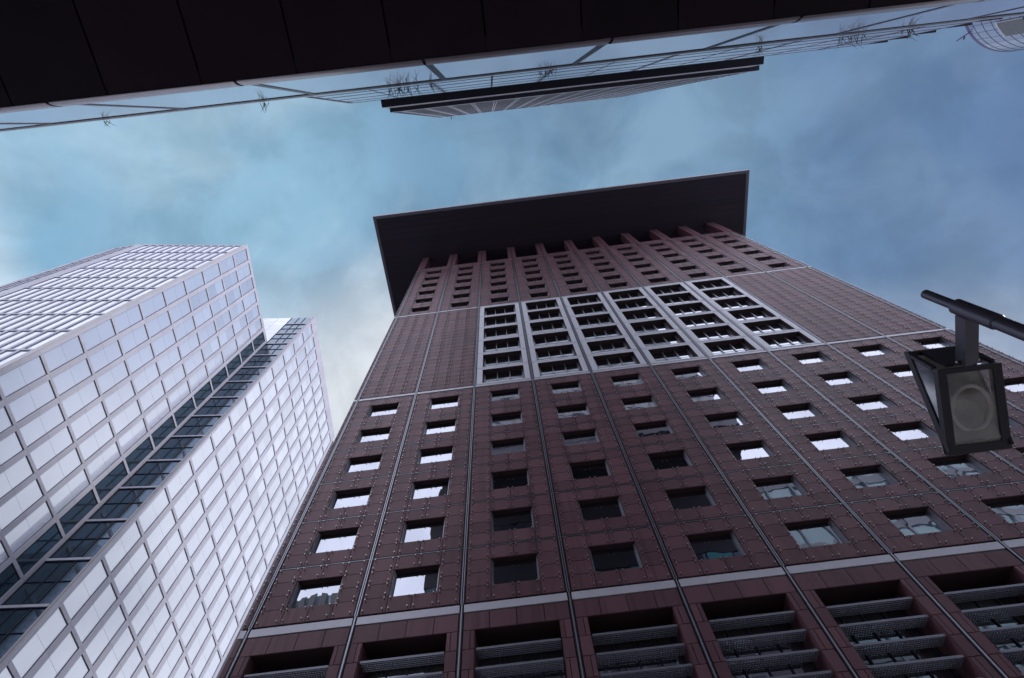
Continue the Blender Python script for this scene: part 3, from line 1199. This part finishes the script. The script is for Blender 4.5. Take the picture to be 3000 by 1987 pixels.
# finned shaft
c = MB(FH)
T0, T1 = -13.72, 28.85
c.box(T0 + 0.25, T1 - 0.25, -30.0, OFF - 0.03, S2 + 1.5, TT - 0.3, 'shaft_glass')
c.build('shaft', high)
c = MB(FH)
z = S2 + 2.2
while z < TT:
    c.box(T0, T1, OFF - 0.24, OFF, z, z + 0.30, 'fin')
    z += 2.05
c.build('fin', high)
u = T0 + 1.3
while u < T1 - 0.5:
    c = MB(FH)
    for s in (-0.16, 0.16):
        c.box(u + s - 0.05, u + s + 0.05, OFF - 0.2, OFF + 0.012, S2 + 1.5, TT, 'rib')
    c.build('rib', high)
    u += 2.75
c = MB(FH)
c.tube(FH(-11.0, OFF + 0.1, 131.5), FH(-11.0, OFF + 0.65, 131.5), 0.09, 0.09, 'gasket', 6)
c.build('camera_bracket', high)

# plants on the terrace edge
TUFTS = [(-3.8, 8, 0.32, 'sparse dark grass tuft over the terrace edge, leftmost at the frame side'),
         (3.8, 10, 0.40, 'wispy grass tuft hanging over the terrace edge left of the dark roof slabs'),
         (10.6, 34, 0.50, 'largest dark grass tuft at the terrace edge by the left end of the dark slabs'),
         (11.9, 3, 0.44, 'two long curved grass blades just right of the largest tuft'),
         (17.6, 18, 0.40, 'bushy grass tuft at the terrace edge above the middle of the dark slabs'),
         (27.9, 10, 0.40, 'loose grass tuft at the terrace edge near the right end of the dark slabs'),
         (32.2, 26, 0.56, 'tall dark grass tuft crossing the glass joint right of the dark slabs'),
         (35.1, 16, 0.50, 'narrow grass tuft at the terrace edge nearest the round glass tower')]
for (x, n, ln, lab) in TUFTS:
    base = FH(x - 17.0, -0.03, 29.45)
    f = MB()
    n = max(3, int(n * 0.75))
    for k in range(n):
        sp = 0.05 * n if n > 4 else 0.25
        b0 = base + FH.u * random.gauss(0, min(0.95, sp * 0.36)) + Vector((0, 0, random.uniform(-0.1, 0.15)))
        d = FH.n * random.uniform(0.55, 1.0) + FH.u * random.gauss(0.05, 0.25) + Vector((0, 0, random.uniform(-0.15, 0.5)))
        d.normalize()
        le = ln * random.uniform(0.55, 1.25)
        side = d.cross(Vector((0, 0, 1))).normalized()
        droop = random.uniform(0.1, 0.9)
        tw = Vector((0, 0, 1)) * random.uniform(-0.5, 0.5) + side
        tw.normalize()
        lat = random.gauss(0, 0.22)
        prev = None
        for s in range(6):
            t = s / 5
            p = b0 + d * le * t - Vector((0, 0, 1)) * droop * le * t * t + FH.u * lat * t * t
            wd = 0.017 * (1 - t) ** 0.7 * (0.6 + min(1, t * 3) * 0.4) + 0.003
            cur = (p - tw * wd, p + tw * wd)
            if prev:
                f.poly([prev[0], prev[1], cur[1], cur[0]], 'leaf', raw=True)
            prev = cur
    o = f.build('grass_tuft', loc=base)
    tag(o, lab, 'plant', 'grass tufts along the terrace edge')

# ------------------------------------------------------------------ round tower far right
CC, CRAD, CH = Vector((198, -45, 0)), 22.0, 200.0
rt = thing('round_tower', 'distant round glass tower with a grey louvre field near its top', 'tower', (198, -45, 0))


def cylp(a, r, z):
    return CC + Vector((math.cos(R(a)) * r, math.sin(R(a)) * r, z))


f = MB()
n = 120
for k in range(n):
    a, b = 360 * k / n, 360 * (k + 1) / n
    f.poly([cylp(a, CRAD, 0), cylp(b, CRAD, 0), cylp(b, CRAD, CH - 1.0), cylp(a, CRAD, CH - 1.0)], 'round_glass', raw=True)
f.poly([cylp(360 * k / n, CRAD - 0.02, CH - 1.0) for k in range(n)], 'grey_screen', raw=True)
f.build('glass_wall', rt, smooth=True)
f = MB()
for k in range(n):
    a, b = 360 * k / n, 360 * (k + 1) / n
    for (z0, z1) in [(CH - 1.0, CH)] + [(CH - 3.1 - 3.35 * q, CH - 3.0 - 3.35 * q) for q in range(26)]:
        f.poly([cylp(a, CRAD + 0.08, z0), cylp(b, CRAD + 0.08, z0), cylp(b, CRAD + 0.08, z1), cylp(a, CRAD + 0.08, z1)], 'round_line', raw=True)
        f.poly([cylp(a, CRAD + 0.08, z0), cylp(b, CRAD + 0.08, z0), cylp(b, CRAD, z0), cylp(a, CRAD, z0)], 'round_line', raw=True)
for k in range(48):
    a = 7.5 * k + 2.0
    f.poly([cylp(a - 0.13, CRAD + 0.06, 90), cylp(a + 0.13, CRAD + 0.06, 90), cylp(a + 0.13, CRAD + 0.06, CH), cylp(a - 0.13, CRAD + 0.06, CH)], 'round_line', raw=True)
f.build('mullion', rt, smooth=True)
f = MB()
for k in range(10):
    a, b = 129.5 - 1.0 + 1.5 * k, 129.5 - 1.0 + 1.5 * (k + 1)
    pts = [(CRAD + 0.25, 179.3), (CRAD + 0.25, 188.3)]
    f.poly([cylp(a, CRAD + 0.25, 179.3), cylp(b, CRAD + 0.25, 179.3), cylp(b, CRAD + 0.25, 188.3), cylp(a, CRAD + 0.25, 188.3)], 'grey_screen', raw=True)
    f.poly([cylp(a, CRAD + 0.25, 188.3), cylp(b, CRAD + 0.25, 188.3), cylp(b, CRAD + 0.25, 188.8), cylp(a, CRAD + 0.25, 188.8)], 'rib', raw=True)
    f.poly([cylp(a, CRAD + 0.30, 179.3), cylp(a + 0.1, CRAD + 0.30, 179.3), cylp(a + 0.1, CRAD + 0.30, 188.3), cylp(a, CRAD + 0.30, 188.3)], 'gasket', raw=True)
f.poly([cylp(143.5, CRAD + 0.28, 179.3), cylp(144.0, CRAD + 0.28, 179.3), cylp(144.0, CRAD + 0.28, 188.8), cylp(143.5, CRAD + 0.28, 188.8)], 'rib', raw=True)
f.build('louvre_field', rt)
f = MB()
f.tube(cylp(139, CRAD - 0.8, CH - 1), cylp(139, CRAD + 3.2, CH + 1.5), 0.25, 0.2, 'round_line', 6)
f.tube(cylp(139, CRAD + 1.2, CH + 0.2), cylp(136, CRAD + 1.6, CH + 0.9), 0.3, 0.3, 'round_line', 6)
f.build('cleaning_crane', rt)

# ------------------------------------------------------------------ street lamp
PX, PY = 18.721, -19.102
lamp = thing('street_lamp', 'black street lamp on a post with a wedge shaped glazed lantern', 'street lamp', (PX, PY, 0))
f = MB()
f.tube((PX, PY, 0.3), (PX, PY, 5.65), 0.072, 0.062, 'lamp_post', 32)
f.tube((PX, PY, 0.0), (PX, PY, 0.3), 0.11, 0.10, 'lamp_post', 32)
f.tube((PX, PY, 6.085), (PX, PY, 6.455), 0.046, 0.046, 'lamp_post', 32, False)
for k in range(5):
    t0, t1 = math.pi / 2 * k / 5, math.pi / 2 * (k + 1) / 5
    f.tube((PX, PY, 6.455 + 0.03 * math.sin(t0)), (PX, PY, 6.455 + 0.03 * math.sin(t1)), 0.046 * math.cos(t0), max(0.002, 0.046 * math.cos(t1)), 'lamp_post', 32, False)
f.build('post', lamp, smooth=True)
f = MB()
f.tube((PX, PY, 5.655), (PX, PY, 6.08), 0.073, 0.073, 'lamp_post', 36)
f.tube((PX, PY, 6.08), (PX, PY, 6.093), 0.073, 0.060, 'lamp_post', 36)
f.tube((PX, PY, 5.642), (PX, PY, 5.655), 0.066, 0.073, 'lamp_post', 36)
f.tube((PX - 0.073 * math.cos(R(70)), PY - 0.070, 5.93), (PX - 0.077 * math.cos(R(70)), PY - 0.076, 5.93), 0.008, 0.008, 'gasket', 8)
f.build('sleeve', lamp, smooth=True)
FA_ = Frame((PX, PY, 0), (0.22, 0.976, 0), (-0.976, 0.22, 0))
f = MB(FA_)
f.box(0.05, 0.565, -0.062, 0.062, 5.905, 6.02, 'lamp_post')
f.box(0.53, 0.555, -0.12, 0.13, 5.95, 5.975, 'gasket')
f.build('arm', lamp)
# lantern: T top front edge, B bottom edge of the glass, K upper edge
XA, XB = 18.545, 19.165
T = Vector((0, -18.515, 5.935))
Bp = Vector((0, -17.752, 5.612))
K = Vector((0, -18.520, 6.360))


def yz(x, p):
    return Vector((x, p.y, p.z))


nrm = Vector((0, -(T.z - Bp.z), -(Bp.y - T.y)))       # outward normal of the glazed underside
nrm = Vector((0, nrm.y, nrm.z)).normalized()
tb = (Bp - T)
tl = tb.length
tb = tb.normalized()


def fp(x, t, d):
    """x across, t along the underside from the front edge, d depth behind the glass"""
    return Vector((x, T.y, T.z)) + tb * t - nrm * d


def hexa(mb, x0, x1, t0, t1, d0, d1, name):
    c8 = [fp(x, t, d) for d in (d0, d1) for t in (t0, t1) for x in (x0, x1)]
    k = len(mb.v)
    mb.v += c8
    for q in ((0, 1, 3, 2), (4, 5, 7, 6), (0, 1, 5, 4), (2, 3, 7, 6), (0, 2, 6, 4), (1, 3, 7, 5)):
        mb.f.append(tuple(k + i for i in q))
        mb.mi.append(mb.m(name))


f = MB()
bw = 0.085
hexa(f, XA, XB, 0, bw * 0.55, 0, 0.07, 'lamp_metal')
hexa(f, XA, XB, tl - bw * 1.0, tl, 0, 0.05, 'lamp_metal')
hexa(f, XA, XA + bw, bw * 0.55, tl - bw, 0, 0.055, 'lamp_metal')
hexa(f, XB - bw, XB, bw * 0.55, tl - bw, 0, 0.055, 'lamp_metal')
# front plate (faces the arm) and sloping back
KB = (Bp - K)
kn = Vector((0, -KB.z, KB.y)).normalized()
if kn.z < 0:
    kn = -kn


def slab(mb, pa, pb, thick, x0, x1, name):
    c8 = [yz(x, p) for p in (pa, pb, pb - thick, pa - thick) for x in (x0, x1)]
    k = len(mb.v)
    mb.v += c8
    for q in ((0, 1, 3, 2), (2, 3, 5, 4), (4, 5, 7, 6), (6, 7, 1, 0), (0, 2, 4, 6), (1, 3, 5, 7)):
        mb.f.append(tuple(k + i for i in q))
        mb.mi.append(mb.m(name))


slab(f, K, K + KB * 0.985, kn * -0.02, XA, XB, 'lamp_metal')
slab(f, T + Vector((0, 0, 0.075)), K - Vector((0, 0, 0.025)), Vector((0, -0.02, 0)), XA + 0.14, XB - 0.14, 'lamp_metal')
slab(f, T + Vector((0, 0.001, 0.07)), K - Vector((0, 0, 0.024)), Vector((0, -0.03, 0)), XA, XA + 0.05, 'lamp_metal')
slab(f, T + Vector((0, 0.001, 0.07)), K - Vector((0, 0, 0.024)), Vector((0, -0.03, 0)), XB - 0.05, XB, 'lamp_metal')
# rim strips of the triangular sides
for x in (XA, XB - 0.02):
    slab(f, K + KB * 0.01 + kn * 0.003, K + KB * 0.97 + kn * 0.003, kn * 0.045 * 1.0, x - 0.001, x + 0.021, 'lamp_metal')
f.build('housing', lamp)
for x in (XA + 0.012, XB - 0.012):
    f = MB()
    f.poly([(x, T.y + 0.008, T.z + 0.02), (x, Bp.y - 0.06, Bp.z + 0.055), (x, K.y + 0.015, K.z - 0.035)], 'lamp_side_glass' if x < 18.8 else 'lamp_glass', raw=True)
    f.build('side_glass', lamp)
f = MB()
hexa(f, XA + bw - 0.005, XB - bw + 0.005, bw * 0.5, tl - bw + 0.005, 0.012, 0.018, 'lamp_glass')
f.build('cover_glass', lamp)
# reflector inside
f = MB()
cxm, ctm, rr = (XA + XB) / 2 + 0.012, tl * 0.50, 0.205
seg = 48
prof = [(rr, 0.045), (rr - 0.028, 0.040), (rr - 0.030, 0.06), (rr * 0.80, 0.10), (rr * 0.55, 0.14), (rr * 0.25, 0.16), (0.01, 0.165)]
k0 = len(f.v)
for (r_, d_) in prof:
    for s in range(seg):
        t = 2 * math.pi * s / seg
        f.v.append(fp(cxm + r_ * math.cos(t), ctm + r_ * 1.14 * math.sin(t), d_))
for q in range(len(prof) - 1):
    for s in range(seg):
        s2 = (s + 1) % seg
        f.f.append((k0 + q * seg + s, k0 + q * seg + s2, k0 + (q + 1) * seg + s2, k0 + (q + 1) * seg + s))
        f.mi.append(f.m('lamp_ring' if q < 2 else 'lamp_bowl'))
f.build('reflector', lamp, smooth=True)
f = MB()
slab(f, K + KB * 0.06 - kn * 0.030, K + KB * 0.90 - kn * 0.030, kn * 0.004, XA + 0.03, XB - 0.03, 'lamp_in')
hexa(f, XA + 0.10, XB - 0.10, 0.28, tl - 0.12, 0.168, 0.172, 'lamp_in')
f.build('gear_tray', lamp)
for x in (PX + 0.02, PX + 0.23):
    f = MB()
    f.tube((x, -18.575, 5.962), (x, -18.552, 5.962), 0.010, 0.013, 'steel', 8)
    f.build('bolt', lamp)
